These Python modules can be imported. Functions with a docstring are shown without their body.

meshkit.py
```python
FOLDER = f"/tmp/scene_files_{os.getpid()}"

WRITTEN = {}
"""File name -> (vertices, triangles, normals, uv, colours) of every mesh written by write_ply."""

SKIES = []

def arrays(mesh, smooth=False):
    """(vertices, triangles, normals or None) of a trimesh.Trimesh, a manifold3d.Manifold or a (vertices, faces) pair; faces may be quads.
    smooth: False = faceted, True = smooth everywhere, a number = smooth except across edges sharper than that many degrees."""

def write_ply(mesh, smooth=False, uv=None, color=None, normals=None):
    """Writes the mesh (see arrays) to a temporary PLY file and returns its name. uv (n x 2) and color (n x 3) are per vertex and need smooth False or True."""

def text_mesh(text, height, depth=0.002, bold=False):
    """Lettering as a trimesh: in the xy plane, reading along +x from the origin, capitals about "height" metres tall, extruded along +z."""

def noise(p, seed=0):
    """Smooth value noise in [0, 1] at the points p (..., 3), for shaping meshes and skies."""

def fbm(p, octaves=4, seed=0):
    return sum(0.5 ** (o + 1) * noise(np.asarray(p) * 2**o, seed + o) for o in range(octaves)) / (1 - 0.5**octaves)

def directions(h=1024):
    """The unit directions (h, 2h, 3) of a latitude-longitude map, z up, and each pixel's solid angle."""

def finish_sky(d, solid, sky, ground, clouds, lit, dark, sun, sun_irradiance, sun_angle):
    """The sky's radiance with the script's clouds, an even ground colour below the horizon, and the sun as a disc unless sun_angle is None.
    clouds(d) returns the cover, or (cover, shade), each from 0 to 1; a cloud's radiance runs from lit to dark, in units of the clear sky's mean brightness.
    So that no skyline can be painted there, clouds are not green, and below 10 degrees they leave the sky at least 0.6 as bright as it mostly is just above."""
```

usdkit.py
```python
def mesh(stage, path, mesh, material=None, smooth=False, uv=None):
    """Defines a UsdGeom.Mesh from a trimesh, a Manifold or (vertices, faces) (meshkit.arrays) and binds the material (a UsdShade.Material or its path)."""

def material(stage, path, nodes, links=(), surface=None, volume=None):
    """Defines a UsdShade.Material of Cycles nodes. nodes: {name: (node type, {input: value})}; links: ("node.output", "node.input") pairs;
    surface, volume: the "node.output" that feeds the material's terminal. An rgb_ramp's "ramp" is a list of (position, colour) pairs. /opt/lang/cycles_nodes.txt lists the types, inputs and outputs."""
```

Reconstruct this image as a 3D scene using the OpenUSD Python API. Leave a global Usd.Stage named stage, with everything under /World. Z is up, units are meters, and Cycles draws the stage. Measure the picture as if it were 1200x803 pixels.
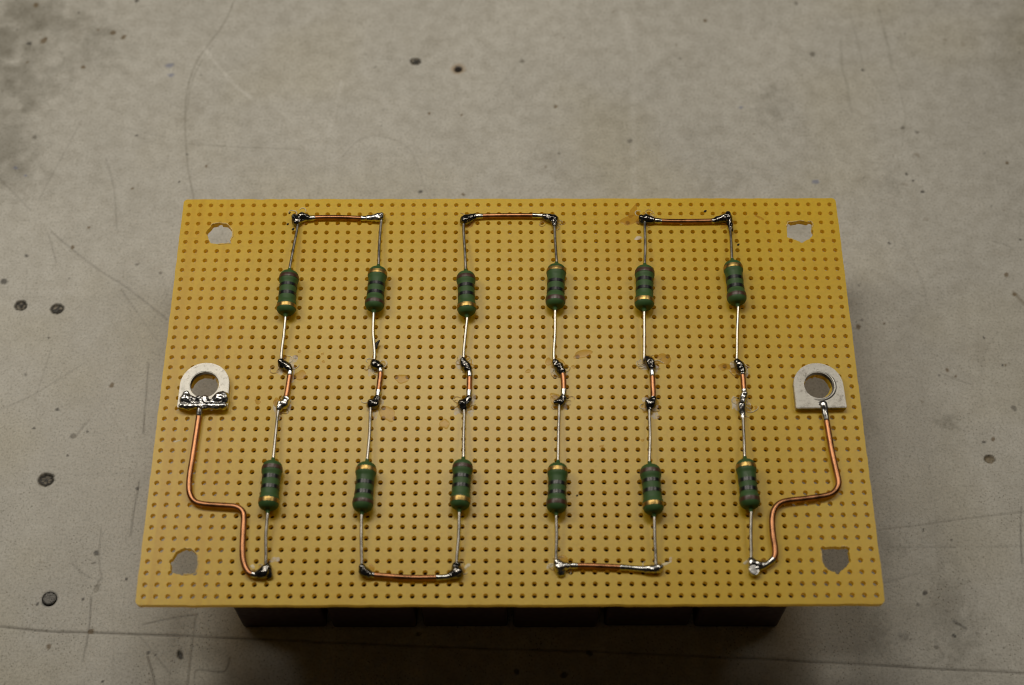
import math
import numpy as np
import trimesh
import manifold3d as m3
from manifold3d import Manifold, CrossSection
import usdkit
import meshkit
from pxr import Usd, UsdGeom, UsdLux, UsdShade, Gf, Sdf, Vt

stage = Usd.Stage.CreateInMemory()
UsdGeom.SetStageUpAxis(stage, UsdGeom.Tokens.z)
UsdGeom.SetStageMetersPerUnit(stage, 1.0)
UsdGeom.Xform.Define(stage, '/World')
UsdGeom.Scope.Define(stage, '/World/Looks')
MM = 0.001
rng = np.random.default_rng(7)

# ------------------------------------------------------------------ camera
BOARD_Z = 29.0                                   # board's upper face above the table, mm
TILT, ROLL, FPX = 1.08580560, 0.00186686, 1737.49   # the lens, found from the board's hole grid (photograph 1200 px wide)
EYE = np.array([0.50, -145.32, 297.07 + BOARD_Z])    # mm
_f = np.array([0, math.cos(TILT), -math.sin(TILT)])
_u0 = np.array([0, math.sin(TILT), math.cos(TILT)])
_r0 = np.array([1.0, 0, 0])
RIGHT = math.cos(ROLL) * _r0 - math.sin(ROLL) * _u0
UP = math.sin(ROLL) * _r0 + math.cos(ROLL) * _u0
cam = UsdGeom.Camera.Define(stage, '/World/camera')
cam.CreateHorizontalApertureAttr(23.6)
cam.CreateVerticalApertureAttr(23.6 * 685 / 1024)
cam.CreateFocalLengthAttr(23.6 * FPX / 1200)
cam.CreateClippingRangeAttr(Gf.Vec2f(0.01, 10))
cam.CreateFStopAttr(9.0)
cam.CreateFocusDistanceAttr(0.343)
cam.CreateExposureAttr(0.0)
mat4 = Gf.Matrix4d(*[float(x) for x in (*RIGHT, 0, *UP, 0, *(-_f), 0, *(EYE * MM), 1)])
cam.AddTransformOp().Set(mat4)


def at(px, py, z=0.0):
    """Point (mm) at the height z above the board's face that the photograph shows at (px, py)."""
    d = _f + (px - 600) / FPX * RIGHT + (401.5 - py) / FPX * UP
    return EYE + d * ((BOARD_Z + z - EYE[2]) / d[2])


def on_table(px, py):
    return at(px, py, -BOARD_Z)


# ------------------------------------------------------------------ light: one bench lamp above and behind the board
for nm, lx, ly, lw, lh, power in (('bench_lamp', -0.02, 0.140, 0.17, 0.05, 14.8), ('left_bench_lamp', -0.235, 0.12, 0.15, 0.12, 8.0), ('right_bench_lamp', 0.235, 0.12, 0.15, 0.12, 4.4)):
    lamp = UsdLux.RectLight.Define(stage, '/World/' + nm)
    lamp.CreateWidthAttr(lw)
    lamp.CreateHeightAttr(lh)
    lamp.CreateIntensityAttr(power)
    lamp.CreateColorAttr(Gf.Vec3f(1.0, 0.93, 0.80))
    lamp.AddTranslateOp().Set(Gf.Vec3d(lx, ly, 0.345))
    lamp.AddRotateXOp().Set(-6.0)
dome = UsdLux.DomeLight.Define(stage, '/World/room_glow')
dome.CreateIntensityAttr(0.002)
dome.CreateColorAttr(Gf.Vec3f(1.0, 0.9, 0.78))

# ------------------------------------------------------------------ helpers
taken = {}


def path_of(name, parent='/World'):
    parent = str(parent.GetPath()) if hasattr(parent, 'GetPath') else parent
    n = taken.get((parent, name), 0)
    taken[(parent, name)] = n + 1
    return f'{parent}/{name}' + (f'_{n:03d}' if n else '')


def tag(o, label=None, cat=None, group=None, kind=None):
    p = o.GetPrim() if hasattr(o, 'GetPrim') else o
    for k, v in (('label', label), ('category', cat), ('group', group), ('kind', kind)):
        if v:
            p.SetCustomDataByKey(k, v)
    return p


def obj(name, mesh, material, parent='/World', smooth=35, label=None):
    """One Mesh prim; the mesh is given in mm."""
    v, f, n = meshkit.arrays(mesh, smooth)
    g = UsdGeom.Mesh.Define(stage, path_of(name, parent))
    g.CreatePointsAttr(Vt.Vec3fArray.FromNumpy((v * MM).astype(np.float32)))
    g.CreateFaceVertexCountsAttr(Vt.IntArray.FromNumpy(np.full(len(f), 3, np.int32)))
    g.CreateFaceVertexIndicesAttr(Vt.IntArray.FromNumpy(f.astype(np.int32).ravel()))
    g.CreateSubdivisionSchemeAttr('none')
    if n is not None:
        g.CreateNormalsAttr(Vt.Vec3fArray.FromNumpy(n.astype(np.float32)))
        g.SetNormalsInterpolation('vertex')
    UsdShade.MaterialBindingAPI.Apply(g.GetPrim()).Bind(M[material])
    if label:
        tag(g, label)
    return g


def holder(name, parent='/World', label=None):
    x = UsdGeom.Xform.Define(stage, path_of(name, parent))
    if label:
        tag(x, label)
    return x


def unit(v):
    v = np.asarray(v, float)
    return v / max(np.linalg.norm(v), 1e-12)


def spline(pts, n=8):
    """Catmull-Rom through the points."""
    p = np.asarray(pts, float)
    if len(p) < 3:
        return p
    q = np.vstack([2 * p[0] - p[1], p, 2 * p[-1] - p[-2]])
    out = []
    for i in range(1, len(q) - 2):
        for t in np.linspace(0, 1, n, endpoint=False):
            a, b, c, d = q[i - 1:i + 3]
            out.append(0.5 * (2 * b + (c - a) * t + (2 * a - 5 * b + 4 * c - d) * t * t + (3 * b - a - 3 * c + d) * t ** 3))
    return np.vstack([out, p[-1:]])


def tube(pts, radius, sides=14):
    """A round wire with closed, slightly domed ends."""
    p = np.asarray(pts, float)
    r = np.broadcast_to(np.asarray(radius, float), len(p)).copy()
    t = np.gradient(p, axis=0)
    t /= np.linalg.norm(t, axis=1, keepdims=True)
    p = np.vstack([p[0] - t[0] * r[0] * .4, p, p[-1] + t[-1] * r[-1] * .4])
    t = np.vstack([t[:1], t, t[-1:]])
    r = np.r_[r[0] * .55, r, r[-1] * .55]
    a = np.linspace(0, 2 * np.pi, sides, endpoint=False)
    ref = np.array([0, 0, 1.0]) if abs(t[0][2]) < .9 else np.array([1.0, 0, 0])
    rings = []
    u = unit(np.cross(t[0], ref))
    for i in range(len(p)):
        u = unit(u - t[i] * (u @ t[i]))
        w = np.cross(t[i], u)
        rings.append(p[i] + r[i] * (np.cos(a)[:, None] * u + np.sin(a)[:, None] * w))
    v = np.vstack(rings + [p[:1], p[-1:]])
    f = []
    for i in range(len(p) - 1):
        for k in range(sides):
            k2 = (k + 1) % sides
            f += [(i * sides + k, i * sides + k2, (i + 1) * sides + k2), (i * sides + k, (i + 1) * sides + k2, (i + 1) * sides + k)]
    n0, n1, last = len(v) - 2, len(v) - 1, (len(p) - 1) * sides
    for k in range(sides):
        k2 = (k + 1) % sides
        f += [(n0, k2, k), (n1, last + k, last + k2)]
    return trimesh.Trimesh(v, f, process=False)


def lathe(s, r, a, axis, sides=40):
    """A closed surface of revolution: radii r at the distances s along axis from the point a. The first and last radius may be 0."""
    axis = unit(axis)
    u = unit(np.cross(axis, [0, 0, 1.0] if abs(axis[2]) < .9 else [0, 1.0, 0]))
    w = np.cross(axis, u)
    ang = np.linspace(0, 2 * np.pi, sides, endpoint=False)
    circle = np.cos(ang)[:, None] * u + np.sin(ang)[:, None] * w
    v = np.vstack([a + axis * si + max(ri, 1e-4) * circle for si, ri in zip(s, r)])
    f = []
    for i in range(len(s) - 1):
        for k in range(sides):
            k2 = (k + 1) % sides
            f += [(i * sides + k, i * sides + k2, (i + 1) * sides + k2), (i * sides + k, (i + 1) * sides + k2, (i + 1) * sides + k)]
    return trimesh.Trimesh(v, f, process=False)


def blob(balls, rough=0.06, seed=0, edge=0.16, smooth=10, closed=True):
    """A lump of solder: a chain of balls (x, y, z, r) hulled two by two, joined, smoothed and made a little uneven."""
    ms = []
    sph = [Manifold.sphere(b[3], 20).translate([float(x) for x in b[:3]]) for b in balls]
    if len(sph) == 1:
        ms = sph
    for p, q in zip(sph[:-1], sph[1:]):
        ms.append(Manifold.batch_hull([p, q]))
    m = Manifold.batch_boolean(ms, m3.OpType.Add) if len(ms) > 1 else ms[0]
    m = m.refine_to_length(edge)
    mm = m.to_mesh()
    t = trimesh.Trimesh(mm.vert_properties[:, :3], mm.tri_verts, process=True)
    trimesh.smoothing.filter_taubin(t, iterations=smooth)
    n = t.vertex_normals
    d = meshkit.fbm(t.vertices * 1.3 + seed * 13.7, 3, seed) - .5
    t.vertices = t.vertices + n * (d * 2 * rough * 2.2)[:, None]
    return t


# ------------------------------------------------------------------ materials
L = '/World/Looks/'
M = {}


def mat(name, nodes, links=(), surface='p.BSDF'):
    M[name] = usdkit.material(stage, L + name, nodes, links, surface=surface)


# worn pale laminate of the bench: the colour comes with the mesh (stains, scratches), the grain from noise
mat('bench_laminate', {
    'a': ('attribute', {'attribute': 'albedo'}),
    'g': ('geometry', {}),
    'n1': ('noise_texture', {'scale': 1700, 'detail': 4, 'roughness': .7}),
    'n2': ('noise_texture', {'scale': 260, 'detail': 5, 'roughness': .6}),
    'r1': ('rgb_ramp', {'ramp': [(.34, (.66, .65, .62)), (.45, (.94, .94, .93)), (.55, (1.03, 1.03, 1.03)), (.68, (1.14, 1.14, 1.14))]}),
    'r2': ('rgb_ramp', {'ramp': [(.36, (.90, .89, .87)), (.62, (1.05, 1.05, 1.05))]}),
    'm1': ('mix', {'mix_type': 'multiply', 'fac': .8}), 'm2': ('mix', {'mix_type': 'multiply', 'fac': 1.0}),
    'rr': ('map_range', {'from_min': .3, 'from_max': .7, 'to_min': .42, 'to_max': .62}),
    'vo': ('voronoi_texture', {'scale': 1150, 'randomness': 1.0}), 'vr': ('rgb_ramp', {'ramp': [(0, (.42, .40, .36)), (.13, (.55, .53, .49)), (.27, (1, 1, 1))]}),
    'wn': ('noise_texture', {'scale': 75, 'detail': 4, 'roughness': .65}), 'wm': ('map_range', {'from_min': .40, 'from_max': .62, 'to_min': 0, 'to_max': 1, 'clamp': True}),
    'sx': ('separate_xyz', {}), 'wy': ('map_range', {'from_min': .06, 'from_max': -.045, 'to_min': .3, 'to_max': 1, 'clamp': True}), 'wf': ('math', {'math_type': 'multiply'}),
    'm3': ('mix', {'mix_type': 'multiply'}),
    'b': ('bump', {'strength': .35, 'distance': .00012}),
    'p': ('principled_bsdf', {'specular_ior_level': .4, 'roughness': .5}),
}, [('g.position', 'n1.vector'), ('g.position', 'n2.vector'), ('n1.fac', 'r1.fac'), ('n2.fac', 'r2.fac'), ('a.color', 'm1.color1'), ('r1.color', 'm1.color2'),
    ('m1.color', 'm2.color1'), ('r2.color', 'm2.color2'), ('g.position', 'vo.vector'), ('vo.distance', 'vr.fac'), ('g.position', 'wn.vector'), ('wn.fac', 'wm.value'), ('g.position', 'sx.vector'), ('sx.y', 'wy.value'),
    ('wm.result', 'wf.value1'), ('wy.result', 'wf.value2'), ('wf.value', 'm3.fac'), ('m2.color', 'm3.color1'), ('vr.color', 'm3.color2'), ('m3.color', 'p.base_color'), ('n2.fac', 'rr.value'), ('rr.result', 'p.roughness'),
    ('n1.fac', 'b.height'), ('b.normal', 'p.normal')])

# yellow phenolic paper: fibres, faint cloudiness and brown streaks that run along the left edge
mat('phenolic_board', {
    'g': ('geometry', {}),
    'n1': ('noise_texture', {'scale': 1500, 'detail': 4, 'roughness': .7}),
    'mp': ('mapping', {'mapping_type': 'point', 'scale': (420, 16, 100)}),
    'ns': ('noise_texture', {'scale': 1, 'detail': 2, 'roughness': .5}),
    'n3': ('noise_texture', {'scale': 55, 'detail': 4, 'roughness': .6}),
    'x': ('separate_xyz', {}),
    'e': ('map_range', {'from_min': -.056, 'from_max': -.066, 'to_min': 0, 'to_max': 1, 'clamp': True}),
    'k': ('map_range', {'from_min': .43, 'from_max': .58, 'to_min': .15, 'to_max': .95, 'clamp': True}),
    'ek': ('math', {'math_type': 'multiply'}),
    'c3': ('rgb_ramp', {'ramp': [(.28, (.87, .585, .016)), (.5, (.90, .635, .026)), (.72, (.93, .67, .048))]}),
    'st': ('mix', {'mix_type': 'mix', 'color2': (.79, .51, .008)}),
    'f1': ('rgb_ramp', {'ramp': [(.28, (.84, .82, .76)), (.5, (1, 1, 1)), (.74, (1.05, 1.07, 1.12))]}),
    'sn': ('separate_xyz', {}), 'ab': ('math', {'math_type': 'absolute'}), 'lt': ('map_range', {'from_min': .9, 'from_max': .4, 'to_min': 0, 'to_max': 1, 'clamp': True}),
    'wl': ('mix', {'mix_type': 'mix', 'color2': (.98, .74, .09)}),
    'tl': ('translucent_bsdf', {'color': (1.0, .80, .16)}), 'mc': ('mix_closure', {'fac': .41}),
    'mu': ('mix', {'mix_type': 'multiply', 'fac': .8}),
    'b': ('bump', {'strength': .3, 'distance': .00006}),
    'p': ('principled_bsdf', {'roughness': .35, 'specular_ior_level': .9}),
}, [('g.position', 'n1.vector'), ('g.position', 'mp.vector'), ('mp.vector', 'ns.vector'), ('g.position', 'n3.vector'), ('g.position', 'x.vector'),
    ('x.x', 'e.value'), ('ns.fac', 'k.value'), ('e.result', 'ek.value1'), ('k.result', 'ek.value2'), ('n3.fac', 'c3.fac'), ('c3.color', 'st.color1'),
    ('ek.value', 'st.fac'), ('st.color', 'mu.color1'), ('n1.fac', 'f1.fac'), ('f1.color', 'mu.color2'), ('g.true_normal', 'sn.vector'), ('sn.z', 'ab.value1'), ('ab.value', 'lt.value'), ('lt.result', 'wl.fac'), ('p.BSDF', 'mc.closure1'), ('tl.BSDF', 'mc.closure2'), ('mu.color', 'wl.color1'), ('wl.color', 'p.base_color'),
    ('n1.fac', 'b.height'), ('b.normal', 'p.normal')], surface='mc.closure')


def paint(name, col, rough, spec=.5, var=.12, metallic=0.0, scale=900, bump=.15, coat=0.0):
    lo, hi = [c * (1 - var) for c in col], [c * (1 + var) for c in col]
    mat(name, {
        'g': ('geometry', {}), 'n': ('noise_texture', {'scale': scale, 'detail': 4, 'roughness': .6}),
        'r': ('rgb_ramp', {'ramp': [(.3, lo), (.7, hi)]}),
        'q': ('map_range', {'from_min': .3, 'from_max': .7, 'to_min': rough * .8, 'to_max': rough * 1.25}),
        'b': ('bump', {'strength': bump, 'distance': .00008}),
        'p': ('principled_bsdf', {'metallic': metallic, 'specular_ior_level': spec, 'coat_weight': coat, 'coat_roughness': .1}),
    }, [('g.position', 'n.vector'), ('n.fac', 'r.fac'), ('r.color', 'p.base_color'), ('n.fac', 'q.value'), ('q.result', 'p.roughness'), ('n.fac', 'b.height'), ('b.normal', 'p.normal')])


paint('green_lacquer', (.050, .112, .033), .5, spec=.35, var=.14, scale=500)
paint('brown_band', (.075, .034, .022), .36)
paint('black_band', (.010, .011, .013), .30)
paint('gold_band', (.42, .28, .09), .36, metallic=.9)
paint('tinned_steel', (.56, .53, .48), .33, metallic=1.0, var=.22, scale=420, bump=.08)
paint('solder', (.58, .57, .56), .26, metallic=1.0, var=.35, scale=1300, bump=.35)
paint('sooty_solder', (.19, .18, .17), .15, metallic=.95, var=.7, scale=1200, bump=.45)
paint('bare_copper', (.42, .195, .098), .37, metallic=1.0, var=.5, scale=330)
mat('dull_silver', {
    'g': ('geometry', {}), 'n': ('noise_texture', {'scale': 420, 'detail': 6, 'roughness': .68}), 'n2': ('noise_texture', {'scale': 1500, 'detail': 3, 'distortion': 1.2}),
    'r': ('rgb_ramp', {'ramp': [(.30, (.17, .155, .135)), (.42, (.36, .345, .315)), (.62, (.47, .455, .42))]}),
    'r2': ('rgb_ramp', {'ramp': [(.28, (.45, .43, .40)), (.40, (1, 1, 1))]}), 'm': ('mix', {'mix_type': 'multiply', 'fac': .8}),
    'q': ('map_range', {'from_min': .3, 'from_max': .7, 'to_min': .28, 'to_max': .52}),
    'b': ('bump', {'strength': .55, 'distance': .00016}), 'p': ('principled_bsdf', {'metallic': .85}),
}, [('g.position', 'n.vector'), ('g.position', 'n2.vector'), ('n.fac', 'r.fac'), ('n2.fac', 'r2.fac'), ('r.color', 'm.color1'), ('r2.color', 'm.color2'), ('m.color', 'p.base_color'),
    ('n.fac', 'q.value'), ('q.result', 'p.roughness'), ('n.fac', 'b.height'), ('b.normal', 'p.normal')])
paint('capacitor_red', (.040, .013, .011), .45, var=.08)
paint('dark_screw', (.05, .047, .043), .36, metallic=.6, var=.7, scale=1400, bump=1.0)
paint('torn_phenolic', (.78, .56, .20), .5, var=.2, scale=2200, bump=.5)
paint('char', (.012, .011, .010), .5)
paint('crust_white', (.72, .62, .40), .4, var=.25, scale=1500, bump=.6)
mat('amber_bead', {
    'g': ('geometry', {}), 'n': ('noise_texture', {'scale': 900, 'detail': 3}), 'r': ('rgb_ramp', {'ramp': [(.3, (.62, .44, .14)), (.7, (.80, .66, .34))]}),
    't': ('transparent_bsdf', {'color': (.95, .84, .55)}), 'p': ('principled_bsdf', {'roughness': .1, 'specular_ior_level': .7}), 'm': ('mix_closure', {'fac': .62}),
}, [('g.position', 'n.vector'), ('n.fac', 'r.fac'), ('r.color', 'p.base_color'), ('t.BSDF', 'm.closure1'), ('p.BSDF', 'm.closure2')], surface='m.closure')
mat('flux_haze', {
    'g': ('geometry', {}), 'n': ('noise_texture', {'scale': 1300, 'detail': 4, 'roughness': .7}), 'q': ('map_range', {'from_min': .35, 'from_max': .62, 'to_min': .08, 'to_max': .62, 'clamp': True}),
    't': ('transparent_bsdf', {}), 'p': ('principled_bsdf', {'base_color': (.92, .88, .78), 'roughness': .45}), 'm': ('mix_closure', {}),
}, [('g.position', 'n.vector'), ('n.fac', 'q.value'), ('q.result', 'm.fac'), ('t.BSDF', 'm.closure1'), ('p.BSDF', 'm.closure2')], surface='m.closure')
mat('amber_flux', {
    'g': ('geometry', {}), 'n': ('noise_texture', {'scale': 900, 'detail': 3}),
    'r': ('rgb_ramp', {'ramp': [(.3, (.48, .33, .07)), (.7, (.64, .47, .16))]}),
    't': ('transparent_bsdf', {'color': (.93, .82, .46)}),
    'p': ('principled_bsdf', {'roughness': .2, 'specular_ior_level': .6}), 'm': ('mix_closure', {'fac': .2}),
}, [('g.position', 'n.vector'), ('n.fac', 'r.fac'), ('r.color', 'p.base_color'), ('t.BSDF', 'm.closure1'), ('p.BSDF', 'm.closure2')], surface='m.closure')

# ------------------------------------------------------------------ the bench top: one sheet, dense where the photograph looks
FX = np.arange(-168, 168.01, .3)
FY = np.arange(-72, 160.01, .3)
gx = np.r_[-900, -600, -400, -280, -210, FX, 210, 280, 400, 600, 900]
gy = np.r_[-700, -450, -280, -180, -110, FY, 220, 320, 460, 650, 900]
ny, nx = len(gy), len(gx)
X, Y = np.meshgrid(gx, gy)
Z = np.zeros_like(X)
xy3 = np.stack([X, Y, np.zeros_like(X)], -1)
cloud = meshkit.fbm(xy3 / 46 + 3, 4, 5)
cloud2 = meshkit.fbm(xy3 / 11 + 9, 4, 6)
col = np.ones((ny, nx, 3)) * np.array([.545, .525, .480])
col *= (1 + .16 * (cloud - .5) + .12 * (cloud2 - .5))[..., None]
yellow = np.clip((meshkit.fbm(xy3 / 30 + 40, 3, 8) - .52) * 3.2, 0, 1)[..., None]
col *= 1 - yellow * np.array([.05, .07, .14])


def window(x0, x1, y0, y1):
    i0, i1 = np.searchsorted(gy, [y0, y1])
    j0, j1 = np.searchsorted(gx, [x0, x1])
    return slice(max(i0 - 1, 0), i1 + 1), slice(max(j0 - 1, 0), j1 + 1)


def blend(w, amount, colour):
    a = np.clip(amount, 0, 1)[..., None]
    col[w] = col[w] * (1 - a) + np.asarray(colour) * a


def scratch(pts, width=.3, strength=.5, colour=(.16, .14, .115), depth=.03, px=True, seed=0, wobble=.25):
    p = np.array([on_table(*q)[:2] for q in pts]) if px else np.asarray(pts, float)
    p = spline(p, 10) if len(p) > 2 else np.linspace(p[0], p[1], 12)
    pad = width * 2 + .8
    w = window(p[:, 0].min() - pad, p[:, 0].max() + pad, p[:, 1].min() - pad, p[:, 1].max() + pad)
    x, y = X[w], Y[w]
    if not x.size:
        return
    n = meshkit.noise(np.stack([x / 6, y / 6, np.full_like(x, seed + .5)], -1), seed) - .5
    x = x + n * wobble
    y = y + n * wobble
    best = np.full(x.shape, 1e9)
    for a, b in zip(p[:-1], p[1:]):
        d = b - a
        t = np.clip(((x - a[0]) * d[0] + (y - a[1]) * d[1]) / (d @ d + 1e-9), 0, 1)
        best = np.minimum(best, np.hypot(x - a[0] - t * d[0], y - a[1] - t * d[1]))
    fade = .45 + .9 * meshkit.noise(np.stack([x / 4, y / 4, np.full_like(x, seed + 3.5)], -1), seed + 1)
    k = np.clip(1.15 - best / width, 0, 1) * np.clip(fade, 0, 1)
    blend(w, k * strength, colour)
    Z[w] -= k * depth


def stain(px, py, rx, ry, colour, strength=.8, seed=0, ragged=.5, depth=0.0, soft=.35, rot=0.0, feature=1.6):
    """A spot at photo position (px, py) with radii in mm."""
    c = on_table(px, py)[:2]
    R = max(rx, ry) * 2.2
    w = window(c[0] - R, c[0] + R, c[1] - R, c[1] + R)
    x, y = X[w] - c[0], Y[w] - c[1]
    if not x.size:
        return
    x, y = x * math.cos(rot) + y * math.sin(rot), -x * math.sin(rot) + y * math.cos(rot)
    n = meshkit.fbm(np.stack([X[w], Y[w], np.full_like(x, seed * 7.3)], -1) / (max(rx, ry) / feature), 3, seed) - .5
    d = np.hypot(x / rx, y / ry) + n * ragged * 2
    k = np.clip((1 - d) / soft, 0, 1)
    blend(w, k * strength, colour)
    if depth:
        Z[w] -= k * depth * (1 + n)


DARK, BROWN, GREY, LIGHT = (.045, .040, .034), (.16, .105, .045), (.20, .185, .16), (.72, .70, .66)
# random faint wear first
for i in range(170):
    a, ln = rng.uniform(0, 2 * np.pi), rng.uniform(3, 34)
    p0 = np.array([rng.uniform(-150, 150), rng.uniform(-65, 145)])
    p1 = p0 + ln * np.array([math.cos(a), math.sin(a)])
    pm = (p0 + p1) / 2 + rng.normal(0, ln * .05, 2)
    lightmark = rng.random() < .25
    scratch([p0, pm, p1], rng.uniform(.22, .4), rng.uniform(.05, .20), LIGHT if lightmark else GREY, .01, px=False, seed=i)
for i in range(170):
    p0 = np.array([rng.uniform(-150, 150), rng.uniform(-65, 145)])
    q = rng.uniform(.2, .55) if i % 9 else rng.uniform(.5, 1.1)
    w = window(p0[0] - 3, p0[0] + 3, p0[1] - 3, p0[1] + 3)
    th, el = rng.uniform(0, 3.14), rng.uniform(.35, 1)
    dx, dy = X[w] - p0[0], Y[w] - p0[1]
    d = np.hypot(dx * math.cos(th) + dy * math.sin(th), (dy * math.cos(th) - dx * math.sin(th)) / el) / q + (meshkit.noise(np.stack([X[w] / .8, Y[w] / .8, np.full_like(X[w], i)], -1), i) - .5) * 1.2
    blend(w, np.clip((1 - d) / .6, 0, 1) * rng.uniform(.2, .6), DARK if i % 3 else BROWN)
for i in range(46):   # smudges
    stain(rng.uniform(0, 1200), rng.uniform(0, 230) if i % 2 else rng.uniform(300, 800), rng.uniform(3, 9), rng.uniform(2, 6), (.33, .30, .25), rng.uniform(.10, .28), seed=100 + i, ragged=1.1, soft=.8, rot=rng.uniform(0, 3), feature=4)
# corner grime, upper left and along the left side
for i, (px, py, rx, ry, s) in enumerate([(8, 45, 14, 22, .55), (30, 100, 14, 13, .36), (5, 160, 9, 18, .42), (60, 20, 20, 10, .36), (20, 200, 10, 12, .25), (110, 60, 12, 10, .25), (1195, 10, 10, 14, .25), (1185, 60, 10, 14, .2), (1040, 640, 6, 5, .22), (1110, 700, 7, 9, .2), (1125, 760, 6, 6, .25), (1090, 730, 9, 6, .15), (1030, 740, 4, 5, .35), (1010, 500, 4, 6, .2), (1110, 495, 4, 3, .35), (905, 125, 6, 8, .25), (1040, 215, 5, 6, .25)]):
    stain(px, py, rx, ry, (.15, .135, .10), s, seed=300 + i, ragged=1.2, soft=.9, feature=5)
# the marks that can be told apart
scratch([(275, 0), (262, 28), (246, 50), (229, 75), (219, 110), (217, 150), (220, 195), (227, 235)], .34, .55, (.22, .20, .16), .05, seed=1)
scratch([(237, 70), (225, 95), (219, 130)], .3, .4, (.22, .20, .16), .03, seed=2)
scratch([(222, 169), (270, 172), (320, 174), (352, 175)], .3, .35, (.25, .23, .19), .03, seed=3)
scratch([(240, 57), (258, 80), (275, 100), (296, 116)], .75, .5, LIGHT, .02, seed=4)
scratch([(400, 96), (392, 130), (384, 160)], .7, .35, LIGHT, .02, seed=5)
scratch([(124, 185), (133, 220), (137, 268)], .3, .4, GREY, .03, seed=6)
scratch([(97, 138), (80, 170), (45, 235)], .3, .3, GREY, .02, seed=7)
scratch([(400, 185), (420, 165), (445, 160), (480, 175), (500, 225)], .3, .28, GREY, .02, seed=8)
scratch([(0, 210), (18, 228), (36, 246)], .3, .35, GREY, .02, seed=9)
scratch([(60, 272), (110, 312), (150, 338), (196, 374)], .36, .5, (.20, .185, .16), .05, seed=10)
scratch([(57, 275), (66, 308)], .3, .4, GREY, .03, seed=11)
scratch([(142, 340), (165, 372), (185, 400)], .3, .35, GREY, .02, seed=12)
scratch([(174, 425), (168, 508)], .3, 0.83, (.22, .2, .17), .05, seed=13)
scratch([(0, 480), (40, 462), (95, 428)], .3, .35, GREY, .02, seed=14)
scratch([(60, 410), (50, 440), (40, 470)], .3, .3, GREY, .02, seed=15)
scratch([(100, 495), (90, 510), (105, 492)], .3, .4, GREY, .02, seed=16)
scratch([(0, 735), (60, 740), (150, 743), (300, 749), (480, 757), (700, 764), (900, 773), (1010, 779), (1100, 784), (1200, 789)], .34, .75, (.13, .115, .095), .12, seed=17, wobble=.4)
scratch([(163, 565), (157, 600), (153, 628)], .3, 0.68, GREY, .05, seed=18)
scratch([(107, 700), (104, 740), (97, 775)], .3, 0.68, GREY, .04, seed=19)
scratch([(118, 620), (116, 650), (119, 680)], .3, 0.45, GREY, .02, seed=20)
scratch([(84, 660), (95, 670), (105, 677)], .3, 0.45, GREY, .02, seed=21)
scratch([(173, 770), (178, 785), (182, 803)], .36, 0.83, (.2, .18, .15), .05, seed=22)
scratch([(230, 720), (226, 750), (220, 803)], .34, 0.75, (.2, .18, .15), .05, seed=23)
scratch([(168, 732), (200, 725), (232, 720)], .3, 0.60, GREY, .03, seed=24)
scratch([(228, 795), (232, 785), (262, 787), (270, 770)], .3, 0.75, GREY, .03, seed=25)
scratch([(150, 742), (165, 748), (200, 790)], .3, 0.45, GREY, .02, seed=26)
scratch([(1030, 621), (1080, 615), (1130, 608), (1200, 600)], .3, 0.42, (.2, .18, .15), .05, seed=27)
scratch([(1040, 641), (1100, 641), (1200, 640)], .3, 0.28, GREY, .02, seed=28)
scratch([(1035, 684), (1055, 678), (1078, 672)], .3, 0.35, GREY, .03, seed=29)
scratch([(1105, 438), (1122, 445), (1140, 451)], .3, .4, GREY, .03, seed=30)
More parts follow.
